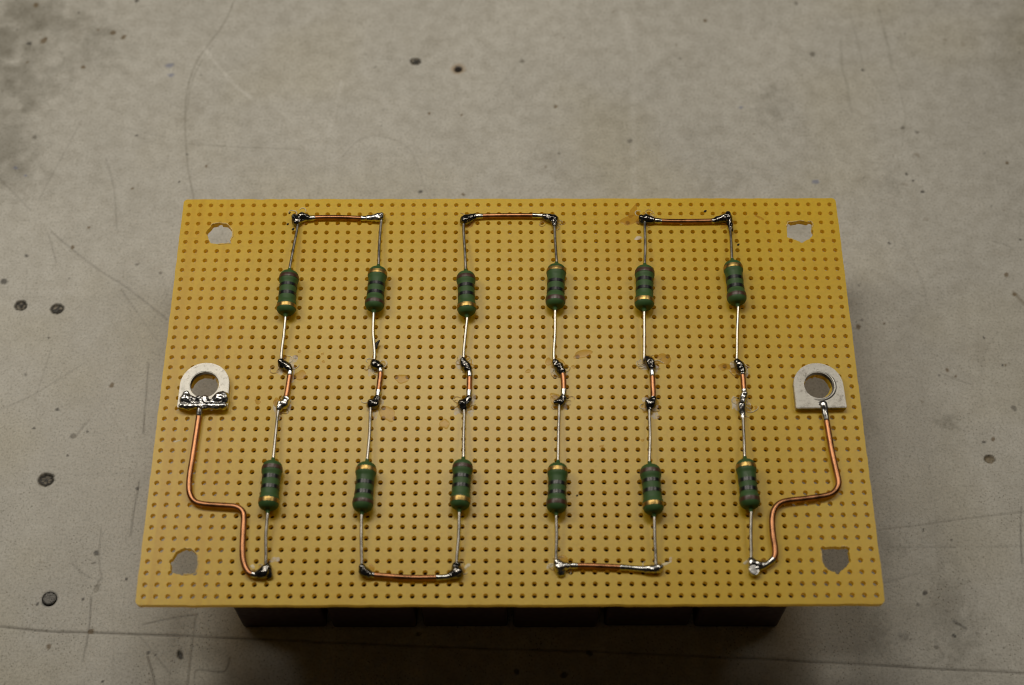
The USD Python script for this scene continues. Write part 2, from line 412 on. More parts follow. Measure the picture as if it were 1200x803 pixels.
scratch([(1197, 595), (1196, 625), (1198, 660)], .3, 0.5, DARK, .05, seed=31)
scratch([(1020, 745), (1034, 770), (1042, 778)], .3, 0.4, GREY, .03, seed=32)
scratch([(1095, 750), (1106, 770)], .34, 0.4, GREY, .03, seed=33)
scratch([(1118, 728), (1132, 737)], .5, .6, DARK, .03, seed=34)
for i, (p, wd, s) in enumerate([([(1030, 12), (1036, 35), (1045, 75)], .9, .5), ([(1043, 75), (1052, 100), (1060, 140), (1058, 170)], .45, .4), ([(996, 18), (1003, 45), (1012, 82)], .8, .35), ([(986, 45), (987, 80), (994, 105), (998, 130)], .8, .45), ([(1012, 80), (1030, 110), (1045, 150)], .4, .35), ([(940, 135), (945, 170), (948, 205)], .4, .2), ([(1070, 60), (1085, 100), (1096, 160)], .35, .25), ([(1172, 10), (1166, 60), (1160, 120)], .35, .2), ([(1018, 190), (1036, 192)], .4, .4)]):
    scratch(p, wd * .7, s * .62, (.24, .225, .18), .01, seed=60 + i, wobble=1.6)
scratch([(680, 8), (705, 30), (740, 48), (760, 60)], .6, .22, LIGHT, .01, seed=80)
scratch([(725, 0), (741, 60), (742, 150), (744, 225)], 1.3, .22, LIGHT, .01, seed=81)
scratch([(1055, 270), (1085, 345), (1060, 330)], .4, .2, GREY, .01, seed=82)
scratch([(1165, 283), (1180, 287), (1186, 292)], .4, .35, GREY, .01, seed=83)
scratch([(1188, 342), (1200, 356)], .6, .5, BROWN, .02, seed=84)
# small ragged chips where the laminate is gone, with a dark core
CHIPS = [(24, 358, 1.75, 1.55), (67, 362, 1.75, 1.6), (54, 562, 2.05, 1.85), (1160, 538, 1.35, 1.15), (487, 72, 1.55, 1.35)]
stain(113, 690, .85, 1.25, (.33, .31, .27), .75, seed=498, ragged=.7, soft=.3, rot=-.5, depth=.15)
stain(116, 681, .35, 1.1, (.30, .28, .24), .6, seed=499, ragged=.6, soft=.5, rot=-.3)
for i, (px, py, rx, ry) in enumerate(CHIPS):
    pale = i == 3
    stain(px, py, rx * 1.08, ry * 1.08, (.10, .085, .065), .85, seed=500 + i, ragged=.22, soft=.22)
    stain(px, py, rx, ry, (.25, .20, .13) if pale else (.030, .027, .023), .95, seed=500 + i, ragged=.35, depth=.5, soft=.3, feature=3)
    for k in range(7):     # bits of core showing paler
        a = rng.uniform(0, 6.28)
        stain(px + 4 * math.cos(a), py + 3.4 * math.sin(a), .38, .3, (.26, .225, .175), .7, seed=540 + i * 9 + k, ragged=.7, soft=.4)
stain(487, 75, .45, .3, (.5, .47, .42), .8, seed=590, ragged=.4)
stain(58, 702, 2.05, 2.0, (.035, .032, .028), .95, seed=495, ragged=.12, soft=.2, depth=.05)
# burn with an amber halo
stain(537, 81, 2.35, 2.2, (.36, .20, .05), .75, seed=600, ragged=.22, soft=.7)
stain(537, 81, 1.45, 1.4, (.018, .013, .009), 1.0, seed=601, ragged=.3, soft=.35, depth=.25)
# specks
for i, (px, py, r, c) in enumerate([(160, 159, .5, DARK), (210, 213, .5, DARK), (219, 181, .4, DARK), (242, 195, .55, BROWN), (155, 221, .5, BROWN), (42, 6, 1.0, BROWN), (92, 15, .5, DARK), (160, 1, .8, DARK), (133, 38, 1.1, BROWN), (145, 43, 1.0, BROWN), (98, 79, .9, BROWN), (34, 51, 1.0, DARK), (52, 47, 1.3, BROWN), (32, 73, .5, BROWN), (41, 161, .9, GREY), (115, 35, .5, BROWN), (493, 225, .75, DARK), (543, 228, .6, BROWN), (651, 125, .75, BROWN), (612, 72, .9, GREY), (503, 133, .6, BROWN), (541, 135, .5, BROWN), (655, 180, .5, GREY), (738, 165, 1.0, GREY), (952, 64, 1.1, GREY), (933, 4, .8, GREY), (826, 24, .7, BROWN), (1062, 204, .6, DARK), (1070, 212, .45, DARK), (1081, 225, .65, DARK), (1180, 191, .7, BROWN), (1058, 150, .8, GREY), (1075, 155, .8, GREY), (1011, 82, .6, DARK), (1006, 383, .9, BROWN), (1010, 375, .5, GREY), (1042, 285, .5, DARK), (1036, 379, .4, BROWN), (1153, 396, .45, DARK), (1110, 434, .7, BROWN), (1120, 441, .5, BROWN), (1196, 281, .5, DARK), (1179, 322, .9, BROWN), (1189, 345, .7, BROWN), (1175, 428, .5, DARK), (1178, 428, .4, BROWN), (1153, 518, .5, DARK), (1164, 515, .7, BROWN), (1188, 478, 1.0, GREY), (1084, 695, .75, DARK), (1082, 621, .4, DARK), (1115, 633, .4, DARK), (1118, 745, .6, DARK), (1097, 759, .7, GREY), (161, 573, .55, DARK), (113, 648, .85, DARK), (79, 534, .45, DARK), (148, 679, .5, DARK), (97, 702, .5, DARK), (44, 708, .5, DARK), (107, 740, .9, BROWN), (174, 765, .55, DARK), (182, 768, .35, DARK), (120, 799, .5, DARK), (57, 758, .8, BROWN), (110, 660, .5, GREY), (67, 480, .6, DARK), (86, 511, 1.0, GREY), (40, 502, .5, DARK), (102, 506, .5, DARK), (57, 396, .45, DARK), (85, 290, .7, BROWN), (31, 300, .6, DARK), (4, 330, 1.2, DARK), (161, 310, .6, GREY), (188, 320, .6, GREY), (104, 267, .6, BROWN), (131, 452, .8, BROWN), (605, 787, .9, DARK), (661, 791, 1.0, DARK), (490, 743, .7, DARK), (690, 765, 1.0, DARK)]):
    stain(px, py, r, r * .8, c, .8, seed=700 + i, ragged=.5, soft=.4, rot=rng.uniform(0, 3))
stain(211, 768, .75, 1.35, DARK, .95, seed=800, ragged=.3, rot=.35, depth=.2)
stain(1060, 747, 2.2, 1.1, DARK, .4, seed=801, ragged=1.2, soft=.8, rot=-.5, feature=5)
for i, (px, py, r) in enumerate([(198, 77, 1.1), (200, 88, .8), (956, 213, .9), (868, 126, .5), (18, 197, .6), (30, 206, .4)]):   # blue ink
    stain(px, py, r * 1.3, r, (.16, .19, .34), .6, seed=820 + i, ragged=.7, soft=.5)
# gritty zone along the front where the laminate is worn
grit = meshkit.fbm(np.stack([X / .42, Y / .42, X * 0], -1), 2, 44)
zone = np.clip((30 - Y) / 60, 0, 1) * np.clip(1.4 - np.abs(np.abs(X) - 95) / 50, 0, 1)
col *= (1 - np.clip((grit - .57) * 4, 0, 1) * .10 * zone)[..., None]
Z += (meshkit.fbm(xy3 / 60, 2, 12) - .5) * .10
Z[(X < gx[5]) | (X > gx[-6]) | (Y < gy[5]) | (Y > gy[-6])] = 0
idx = np.arange(ny * nx).reshape(ny, nx)
q = np.stack([idx[:-1, :-1], idx[:-1, 1:], idx[1:, 1:], idx[1:, :-1]], -1).reshape(-1, 4)
V = np.stack([X, Y, Z], -1).reshape(-1, 3) * MM
g = UsdGeom.Mesh.Define(stage, path_of('table_top'))
g.CreatePointsAttr(Vt.Vec3fArray.FromNumpy(V.astype(np.float32)))
g.CreateFaceVertexCountsAttr(Vt.IntArray.FromNumpy(np.full(len(q), 4, np.int32)))
g.CreateFaceVertexIndicesAttr(Vt.IntArray.FromNumpy(q.astype(np.int32).ravel()))
g.CreateSubdivisionSchemeAttr('none')
zy, zx = np.gradient(Z, gy, gx)
nn = np.stack([-zx, -zy, np.ones_like(Z)], -1)
nn /= np.linalg.norm(nn, axis=-1, keepdims=True)
g.CreateNormalsAttr(Vt.Vec3fArray.FromNumpy(nn.reshape(-1, 3).astype(np.float32)))
g.SetNormalsInterpolation('vertex')
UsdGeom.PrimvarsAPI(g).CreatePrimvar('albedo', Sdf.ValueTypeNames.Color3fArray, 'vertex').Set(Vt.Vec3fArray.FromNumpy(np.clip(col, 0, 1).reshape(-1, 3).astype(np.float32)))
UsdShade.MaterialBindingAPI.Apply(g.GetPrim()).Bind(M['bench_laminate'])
tag(g, 'worn pale grey bench top with scratches, chips and a burn mark', 'table top', kind='structure')
table = g
# a worn screw head sunk in the bench top, lower left
c = on_table(58, 702)
c[2] = 0
sc = lathe([-.02, .20, .32, .36, .30], [1.62, 1.62, 1.45, 1.0, 0], c, [0, 0, 1.0])
obj('screw_head', sc, 'dark_screw', table, label='dark round screw head set in the bench top')
print('table', len(V))

# ------------------------------------------------------------------ the circuit board
board = holder('circuit_board')
tag(board, 'yellow perforated circuit board with twelve green resistors and two silver lugs', 'circuit board')
PITCH = 2.54
X0, Y0 = -30 * PITCH, 19 * PITCH
EDGE = [(-77.75, 50.0), (77.75, 50.0), (77.75, -50.15), (-77.75, -50.15)]
LUGS = [at(240.2, 451.4, 0), at(958.8, 451.9, 0)]


def px_poly(pts, dz=0):
    return [tuple(at(*p, dz)[:2]) for p in pts]


drill = [
    px_poly([(243, 277), (243, 270), (249, 263), (257, 261.5), (266, 263), (272, 269), (272.5, 277), (269, 282), (271, 285.5), (268, 285), (257, 286), (247, 285.5)]),
    px_poly([(922.5, 278), (922, 266), (924, 260.5), (930, 260), (937, 258.5), (945, 260), (951, 260), (952.5, 263), (951.5, 267), (953, 276), (948, 280.5), (940, 284), (931, 281)]),
    px_poly([(199.5, 671), (200.5, 657), (206, 647), (215, 642.5), (224, 643.5), (231, 650), (232, 662), (229, 671.5), (223, 673), (208, 673)]),
    px_poly([(962.5, 643), (964, 640.5), (968, 641.5), (976, 640.5), (984, 641), (989, 640.5), (994, 641.5), (995.3, 646), (996, 652), (995.3, 658), (992.5, 663.5), (988, 668), (982.5, 670.5), (976.5, 670.3), (971, 668), (966.5, 663.5), (964, 657.5), (963, 650)]),
]
circ = CrossSection.circle(.55, 14)
_e = np.array(EDGE[::-1], float)
_e = np.vstack([np.linspace(a, b, 150, endpoint=False) for a, b in zip(_e, np.roll(_e, -1, 0))])
_e += (meshkit.noise(np.column_stack([_e / 2.2, np.zeros(len(_e))]), 3)[:, None] - .5) * .16 + rng.normal(0, .018, _e.shape)
outline = CrossSection([[tuple(q) for q in _e]]).offset(-1.0, m3.JoinType.Miter).offset(1.0, m3.JoinType.Round, 2, 24)
holes = CrossSection.batch_boolean([circ.translate((X0 + c_ * PITCH + rng.normal(0, .012), Y0 - r_ * PITCH - PITCH * 0 + rng.normal(0, .012))) for r_ in range(39) for c_ in range(61)], m3.OpType.Add)
cut, drill_edges = [holes], []
for d in drill:
    e = np.asarray(d)
    e = np.vstack([np.linspace(a, b, 6, endpoint=False) for a, b in zip(e, np.roll(e, -1, 0))])
    e = e + rng.normal(0, .05, e.shape)
    drill_edges.append(e)
    cut.append(CrossSection([[tuple(q) for q in e]], m3.FillRule.NonZero))
for k, lg in enumerate(LUGS):
    n = 30
    an = np.linspace(0, 2 * np.pi, n, endpoint=False)
    rr = 2.95 + (rng.normal(0, .035, n) if k == 0 else rng.normal(0, .16, n))
    cut.append(CrossSection([[(lg[0] + (0, -.3)[k] + r * math.cos(a), lg[1] - (.5, .25)[k] + r * math.sin(a)) for r, a in zip(rr, an)]]))
plate2d = outline - CrossSection.batch_boolean(cut, m3.OpType.Add)
plate = plate2d.extrude(1.55)
plate = plate.translate((0, 0, BOARD_Z - 1.55))
obj('plate', plate, 'phenolic_board', board, smooth=False)
for k, e in enumerate(drill_edges):      # torn, pale fibres along part of each drilled rim
    c0 = e.mean(0)
    for part in range(3):
        i0, ln = int(rng.integers(0, len(e))), int(rng.integers(9, 24))
        seg = np.roll(e, -i0, 0)[:ln]
        seg = c0 + (seg - c0) * 1.03
        p3 = np.column_stack([seg, np.full(ln, BOARD_Z + .02)])
        obj('torn_rim', tube(p3, .06 + .14 * meshkit.noise(np.column_stack([seg * 1.6, np.full(ln, k + part)]), k), 8), 'torn_phenolic', board, 60)
print('plate', plate.num_tri())

# capacitors under the board
def rounded_box(cx, cy, z0, sx, sy, sz, r):
    b = []
    for i in (-1, 1):
        for j in (-1, 1):
            for k in (0, 1):
                b.append(Manifold.sphere(r, 16).translate((cx + i * (sx / 2 - r), cy + j * (sy / 2 - r), z0 + (r if k == 0 else sz - r))))
    return Manifold.batch_hull(b)


H = BOARD_Z - 1.55
for row, (ya, yb) in enumerate(((-46.2, -4.6), (4.4, 46.0))):
    for k in range(6):
        x = (k - 2.5) * 8 * PITCH
        obj('capacitor', rounded_box(x + rng.normal(0, .08), (ya + yb) / 2 + rng.normal(0, .15), .02, 19.0, yb - ya, H - .06, .8), 'capacitor_red', board, label=('dark red box capacitor in the front row under the board, %s from the left' % ['first', 'second', 'third', 'fourth', 'fifth', 'sixth'][k]) if row == 0 else None)

# ------------------------------------------------------------------ resistors
LR, RB, RM, ZC = 11.0, 2.22, 1.97, 2.32
S = np.array([-.9, -.35, .0, .03, .12, .3, .55, .85, 1.2, 1.8, 2.4, 2.75, 3.05, 3.4, 4.2])
R = np.array([.40, .46, .78, 1.15, 1.42, 1.68, 1.90, 2.06, 2.17, 2.22, 2.20, 2.13, 2.02, 1.97, 1.965])
S_all = np.r_[S, LR - S[::-1]]
R_all = np.r_[R, R[::-1]]


def radius_at(s):
    return np.interp(s, S_all, R_all)


ORD = ['first', 'second', 'third', 'fourth', 'fifth', 'sixth']
# body top, body bottom, far end of upper lead, far end of lower lead (photo px), gold band at the upper end?
RES = [
    ((338.3, 316.4), (336.1, 370.6), (349.3, 262), (329.6, 423), False),
    ((442.6, 311.2), (439.0, 366.8), (447.5, 256), (438.6, 424), True),
    ((545.7, 316.8), (547.3, 372.0), (543.2, 262), (543.3, 423), False),
    ((652.3, 308.5), (650.5, 363.5), (649.6, 262), (649.3, 424), True),
    ((756.1, 310.1), (754.4, 365.0), (755.7, 258), (754.8, 421), False),
    ((859.3, 304.7), (863.1, 359.0), (854.5, 258), (863.1, 424), True),
    ((318.6, 539.7), (315.5, 598.9), (326.8, 478), (311.3, 662), False),
    ((429.1, 541.8), (425.3, 600.4), (434.4, 476), (424.0, 666), True),
    ((542.4, 538.4), (539.0, 598.2), (543.5, 476), (535.6, 669), False),
    ((653.9, 543.1), (651.9, 601.1), (655.4, 474), (651.9, 661), True),
    ((762.2, 543.1), (765.6, 604.5), (760.9, 475), (768.6, 665), False),
    ((874.4, 538.0), (878.2, 597.5), (870.2, 484), (880.0, 660), True),
]
for i, (t, b, lt, lb, gold_top) in enumerate(RES):
    T, B = at(*t, ZC + 1.35), at(*b, .8)
    axis = unit([B[0] - T[0], B[1] - T[1], rng.normal(0, .012)])
    mid = (T + B) / 2
    mid[2] = BOARD_Z + ZC
    if i == 0:
        print('len', [round(float(np.linalg.norm((at(*b_, .8) - at(*t_, ZC + 1.35))[:2])), 2) for t_, b_, *_ in RES])
    a = mid - axis * LR / 2
    up = 'top' if gold_top else 'bottom'
    rowname = 'upper' if i < 6 else 'lower'
    r = holder('resistor', board, f'green resistor in the {rowname} row, {ORD[i % 6]} from the left, gold band at its {up} end')
    fat = 1 + rng.normal(0, .012)
    obj('body', lathe(S_all, R_all * fat * (1 + .012 * np.sin(S_all * 1.1 + rng.uniform(0, 6))), a, axis, 44), 'green_lacquer', r, 50)
    pos = [1.72, 3.95, 6.2, 9.28]
    mats = [('brown_band', .42), ('black_band', .40), ('black_band', .40), ('gold_band', .42)]
    for p0, (mn, hw) in zip(pos, mats):
        p = LR - p0 if gold_top else p0
        p += rng.normal(0, .05)
        hw *= 1 + rng.normal(0, .06)
        ss = np.linspace(p - hw, p + hw, 7)
        rr = radius_at(ss) * fat * 1.012 + .03
        ring = lathe(np.r_[ss[0], ss[0], ss, ss[-1], ss[-1]], np.r_[rr[0] - .2, rr[0] - .03, rr, rr[-1] - .03, rr[-1] - .2], a, axis, 44)
        obj(mn, ring, mn, r, 50)
    for end, q, away in ((a - axis * .55, lt, -axis), (a + axis * (LR + .55), lb, axis)):
        tip = at(*q, .95)
        d = tip - end
        ln = np.linalg.norm(d)
        pts = [end, end + away * .8, end + d * .45 + [rng.normal(0, .10), 0, .10], end + d * .8 + [rng.normal(0, .08), 0, .05], tip, tip + unit(d) * .5 + [0, 0, -.5]]
        obj('lead', tube(spline(pts, 6), .345, 12), 'tinned_steel', r, 50)
    if i == 1:   # a charred flake clings to this resistor's lower lead
        p = at(441.5, 403.5, 1.2)
        fl = blob([(*(at(439.5, 407.5, 1.15)), .45), (*p, .42), (*(at(444.5, 399.5, 1.4)), .16)], .08, 77)
        obj('charred_flake', fl, 'char', r, 50)

# ------------------------------------------------------------------ copper jumpers with tinned ends
WR = .59


def wire(name, pts, z, tin_a, tin_b, label, n=8, WR=WR):
    """pts: photo px; tin_a, tin_b: fractions of the length that are tinned at either end."""
    P = spline([at(*p[:2], p[2] if len(p) > 2 else z) for p in pts], n)
    s = np.r_[0, np.cumsum(np.linalg.norm(np.diff(P, axis=0), axis=1))]
    fine = np.linspace(0, s[-1], max(int(s[-1] / .35), 6))
    P = np.stack([np.interp(fine, s, P[:, k]) for k in range(3)], 1)
    h = holder(name, board, label)
    L_ = len(P)
    ia, ib = int(round(tin_a * (L_ - 1))), int(round((1 - tin_b) * (L_ - 1)))
    obj('copper_core', tube(P[max(ia - 1, 0):ib + 2], WR, 16), 'bare_copper', h, 50)
    wob = lambda m, k: WR + .05 + .05 * np.sin(np.linspace(0, 9, m) + k)
    if ia > 1:
        obj('tinned_end', tube(P[:ia + 1], wob(ia + 1, 1), 16), 'solder', h, 50)
    if L_ - ib > 2:
        obj('tinned_end', tube(P[ib:], wob(L_ - ib, 2), 16), 'solder', h, 50)
    return h


ZW = .72
wire('jumper_wire', [(350, 259), (360, 256.5), (375, 255), (400, 255), (425, 256), (443, 256)], ZW, .22, .22, 'copper jumper along the top edge, leftmost of three')
wire('jumper_wire', [(545, 260), (551, 255.5), (560, 253.5), (595, 252.8), (630, 253), (641, 254.5), (649, 259)], ZW, .22, .25, 'copper jumper along the top edge, middle of three')
wire('jumper_wire', [(756, 257), (766, 258.5), (785, 259.5), (810, 259.5), (835, 259), (845, 257.5), (853, 256)], ZW, .2, .2, 'copper jumper along the top edge, rightmost of three')
wire('jumper_wire', [(426, 669), (433, 673), (450, 675), (480, 677), (505, 677), (524, 676), (535, 672)], ZW, .12, .22, 'sagging copper jumper along the bottom edge, left of two')
wire('jumper_wire', [(657, 664), (675, 663), (700, 663.5), (730, 665), (755, 667), (771, 667)], ZW, .18, .38, 'copper jumper along the bottom edge, right of two')
MID = [
    ([(331, 426), (337, 429.5), (340, 434), (338.5, 447), (335.5, 464), (331, 473), (328, 477)], .33, .22),
    ([(439, 426), (444.5, 429.5), (446, 436), (444.5, 450), (442.5, 464), (439, 472), (436, 476)], .26, .34),
    ([(544, 425), (548.5, 430), (550.2, 437), (550, 450), (549.3, 464), (546.5, 471), (543, 476)], .34, .36),
    ([(651, 425), (656, 431), (659.5, 438), (660.5, 448), (660.5, 459), (659.5, 467), (655.5, 473)], .3, .34),
    ([(758, 422), (762.5, 427), (764, 434), (765, 450), (765.5, 464), (764, 471), (762, 476)], .36, .2),
    ([(864, 425), (868, 431), (870.2, 438), (871.3, 450), (871.8, 460), (870, 468), (869, 476)], .3, .36),
]
for i, (p, ta, tb) in enumerate(MID):
    wire('jumper_wire', [(x, y, .95) for x, y in p], .95, ta, tb, f'short copper jumper across the middle of the board, {ORD[i]} from the left')
wire('terminal_wire', [(235, 468, 1.5), (234.3, 477, 1.3), (233, 488.6), (229.5, 512), (225.5, 538), (222.6, 556), (221.6, 570), (223, 580), (228.5, 588), (240, 591.2), (262, 592.8), (276, 594), (283.5, 598.5), (285.8, 606), (285, 624), (284.3, 648), (286.5, 662), (292, 671.5), (301, 674), (311, 672)], .85, .075, .05, 'bent copper wire from the left lug down to the bottom left resistor', 6, .66)
wire('terminal_wire', [(963.5, 472, 1.4), (966, 482, 1.2), (969, 495.4), (974.5, 527), (980, 552), (982.6, 564), (981.5, 571), (976.5, 577.5), (967, 581.2), (943, 584.7), (923, 587), (913, 590.5), (907, 598), (904.8, 610), (906, 628), (908.3, 643), (907.5, 653), (902, 659), (893, 664), (885, 667)], .85, .085, .09, 'bent copper wire from the right lug down to the bottom right resistor', 6, .66)

# ------------------------------------------------------------------ solder joints
JOINTS = [
    [(345, 254, 1.2, .55), (348, 260, .8, .95), (349.5, 257, .7, .9), (354, 253.5, 1.0, .85), (362, 256, .75, .6)],
    [(431, 256, .75, .6), (441, 255.5, .8, .85), (446, 255, .9, .95), (446.5, 252, 1.6, .55)],
    [(542.5, 260, .8, .55), (545, 258, .9, 1.05), (552, 255, .85, .75), (556, 254, .8, .6)],
    [(638, 254, .8, .62), (645, 256, .85, .88), (649, 257, .95, .9), (650, 264, .9, .52)],
    [(751.5, 254.5, 1.2, .55), (753, 259, .6, .7), (757, 256.5, .9, .95), (765, 258.3, .8, .64)],
    [(838, 258.5, .75, .6), (846, 256.5, .85, .8), (852, 255.5, .9, 1.0), (852.8, 250.5, 1.4, .5), (855, 260, .9, .6), (856.5, 270, 1.0, .42)],
    [(329.5, 424, 1.2, .62), (332, 427.5, .9, .88), (337, 430, .9, .78), (339.5, 433.5, .95, .62)],
    [(438, 424, 1.1, .55), (440, 427.5, .8, .98), (444.5, 430, .9, .74)],
    [(542.5, 422.5, 1.2, .62), (545, 427, .9, .85), (548.5, 432.5, .9, .75)],
    [(650.5, 424, 1.1, .55), (654.5, 429, .9, .88), (658.5, 435.5, .9, .74)],
    [(758, 421, 1.0, .6), (761.5, 424.5, .9, .95), (763.5, 430.5, .9, .8)],
    [(863.5, 424, 1.1, .62), (866.5, 428.5, .9, .9), (869.5, 435, .9, .74)],
    [(335.5, 468, .9, .7), (332.5, 474, .8, .95), (328, 473, 1.2, .5), (327.2, 479, .9, .62)],
    [(442, 467, .9, .66), (439, 474, .8, .9), (435.2, 474, .9, .85), (434.3, 470.5, 1.5, .5)],
    [(549, 467, .9, .64), (545.5, 472, .85, .78), (542, 473.5, .95, .88), (543.2, 480, .9, .5)],
    [(660, 466.5, .9, .66), (656.5, 471.5, .85, .88), (651, 471.5, 1.0, .42)],
    [(765.3, 468, .9, .68), (762.5, 474, .8, .98), (758.5, 470.8, 1.3, .45), (761.4, 480, .9, .5)],
    [(871.8, 462, .95, .66), (870.3, 469, .9, .62), (868.8, 475.5, .95, .86), (870, 486, .9, .5), (870.4, 490, 1.0, .42)],
    [(300, 673.5, .8, .62), (309, 671.5, .8, 1.05), (313, 665, .9, .72), (316, 675, .4, .55)],
    [(424.5, 665, 1.3, .62), (426.5, 670, .9, .9), (433, 673.2, .8, .66)],
    [(535.5, 662, 1.2, .62), (534, 664, .9, .7), (536, 671, .9, 1.05), (529, 675, .8, .66)],
    [(652, 658, 1.2, .52), (656, 664, .8, 1.0), (657.5, 671.5, .3, .75), (658, 664, .9, .8), (665, 663, .8, .66)],
    [(757, 667, .75, .63), (766, 667, .85, .72), (771, 666, .95, .8), (774, 664.5, 1.1, .48)],
    [(880, 657, .9, .62), (883, 662, .9, .95), (884, 669, .8, 1.0), (884, 662, .9, .9), (895, 663, .85, .62)],
]
SOOTY = {0, 2, 3, 4, 5, 6, 7, 8, 9, 10, 11, 13, 14, 15, 16, 18, 19, 20}
for i, bl in enumerate(JOINTS):
    balls = [(*at(x, y, z), r * 1.24) for x, y, z, r in bl]
    j = blob(balls, .085, seed=i, edge=.14, smooth=8)
    if i == 23:      # this joint ends in a flat bright facet
        fc = at(883.6, 667.5, 1.2)
        lo = (j.vertices[:, 2] > BOARD_Z + 1.3) & (np.hypot((j.vertices[:, 0] - fc[0]) * 1.25, j.vertices[:, 1] - fc[1]) < 1.25)
        j.vertices[lo, 2] = BOARD_Z + 1.3 + .12 * (j.vertices[lo, 2] - BOARD_Z - 1.3)
    obj('solder_joint', j, 'sooty_solder' if i in SOOTY else 'solder', board, 60)

# ------------------------------------------------------------------ terminal lugs
def lug(center, w, rot, ridge):
    R_ = w / 2
    a = np.linspace(0, math.pi, 40)
    pts = [(R_ * math.cos(t), R_ * math.sin(t)) for t in a] + [(-R_ - .05, -5.55), (R_ + .1, -5.6)]
    cs = CrossSection([pts]).offset(-.25, m3.JoinType.Round, 2, 24).offset(.25, m3.JoinType.Round, 2, 24)
    hole = CrossSection.circle(3.2, 56)
    body = (cs - hole).extrude(1.2)
    top = (cs.offset(-.14, m3.JoinType.Round, 2, 24) - CrossSection.circle(3.36, 56)).extrude(1.32)
    m = (body + top).rotate((0, 0, rot)).translate((center[0], center[1], BOARD_Z + .3))
    return m


LZ = 1.55
cl = at(239.6, 450.8, LZ)
h = holder('terminal_lug', board, 'silver ring lug near the left edge, its base covered with lumps of solder')
obj('lug_plate', lug(cl, 10.9, 0, 0), 'dull_silver', h, 30)
for bl, sd in (([(213.5, 473, .9, .75), (215.5, 467.5, 1.5, .95), (218.5, 462, 1.6, .7), (220, 468, 1.6, .95), (222, 473, 1.1, .9), (215, 476.5, .7, .6)], 31),
                ([(222, 466.5, 1.5, .7), (228, 468.5, 1.6, .62), (233, 467.8, 1.7, .7), (236, 473, 1.3, .8), (234.6, 477, 1.2, .7)], 32),
                ([(240, 468.5, 1.6, .95), (242.5, 472.5, 1.5, .9), (247, 471, 1.5, .7), (251, 472, 1.3, .85)], 33),
                ([(252, 470, 1.4, .9), (257.5, 467.5, 1.5, 1.45), (261, 466.5, 1.4, 1.5), (262, 471, 1.1, 1.2), (262, 476, .8, .9)], 34),
                ([(213.5, 475.5, 1.45, .72), (221, 476.5, 1.4, .85), (228, 475.5, 1.5, .7), (236, 476.5, 1.45, .9), (245, 476, 1.45, .75), (253, 476.5, 1.4, .85), (262, 476, 1.4, .85)], 37),
                ([(219, 472, 1.2, .85), (228, 473, 1.2, .7), (240, 474, 1.2, .85), (252, 473.5, 1.1, .9)], 36)):
    obj('solder_fillet', blob([(*at(x, y, z), r) for x, y, z, r in bl], .11, sd, .14, 8), 'solder', h, 60)
cr = at(959.3, 451.4, LZ)
h = holder('terminal_lug', board, 'clean silver ring lug near the right edge with a crescent ridge round its hole')
obj('lug_plate', lug(cr, 11.0, 1.0, 1), 'dull_silver', h, 30)
an = np.linspace(-math.pi * .62, math.pi * .34, 40)
cres = np.stack([cr[0] - .02 + 3.62 * np.cos(an), cr[1] - .05 + 3.62 * np.sin(an), np.full(40, BOARD_Z + 1.55)], 1)
obj('hole_ridge', tube(cres, .12 + .28 * np.sin(np.linspace(0, math.pi, 40)), 14), 'dull_silver', h, 60)
obj('solder_fillet', blob([(*at(x, y, z), r) for x, y, z, r in [(961, 474, 1.1, .7), (964.5, 474, 1.3, .95), (966, 479, 1.2, .85), (967.5, 485, 1.1, .66), (965, 475, 1.0, .8), (973, 475.5, .8, .5), (978, 475.5, .8, .35)]], .05, 35, .15, 12), 'solder', h, 60)

# ------------------------------------------------------------------ flux: amber drops, runs and white crust round the joints
def puddle(c, rx, ry, seed, h=.10, n=26, rot=0.0, rag=.14):
    """A low uneven drop on the board."""
    rg = np.random.default_rng(seed)
    a = np.linspace(0, 2 * np.pi, n, endpoint=False)
    ph = rg.uniform(0, 6.28, 4)
    r = 1 + rag * sum(np.sin((k + 2) * a + ph[k]) / (k + 1.5) for k in range(4))
    out = []
    for s, z in ((1, .006), (.97, h * .45), (.82, h * .85), (.5, h), (.2, h * 1.0)):
        x, y = rx * r * s * np.cos(a), ry * r * s * np.sin(a)
        out.append(np.stack([c[0] + x * math.cos(rot) - y * math.sin(rot), c[1] + x * math.sin(rot) + y * math.cos(rot), np.full(n, BOARD_Z + z)], 1))
    v = np.vstack(out + [[[c[0], c[1], BOARD_Z + h]]])
    f = []
    for i in range(4):
        for k in range(n):
            k2 = (k + 1) % n
            f += [(i * n + k, i * n + k2, (i + 1) * n + k2), (i * n + k, (i + 1) * n + k2, (i + 1) * n + k)]
    f += [(4 * n + k, 4 * n + (k + 1) % n, 5 * n) for k in range(n)]
    return trimesh.Trimesh(v, f, process=False)


def curl(c, r, seed, w=.11):
    """A thin raised rim of dried flux."""
    rg = np.random.default_rng(seed)
    a0, sw = rg.uniform(0, 6.28), rg.uniform(2.2, 5.2)
    a = a0 + np.linspace(0, sw, 18)
    rr = r * (1 + .22 * np.sin(2 * a + rg.uniform(0, 6)))
    p = np.stack([c[0] + rr * np.cos(a), c[1] + rr * np.sin(a) * .9, np.full(18, BOARD_Z + .06)], 1)
    return tube(p, w * (.5 + .7 * np.sin(np.linspace(.2, 2.9, 18))), 8)


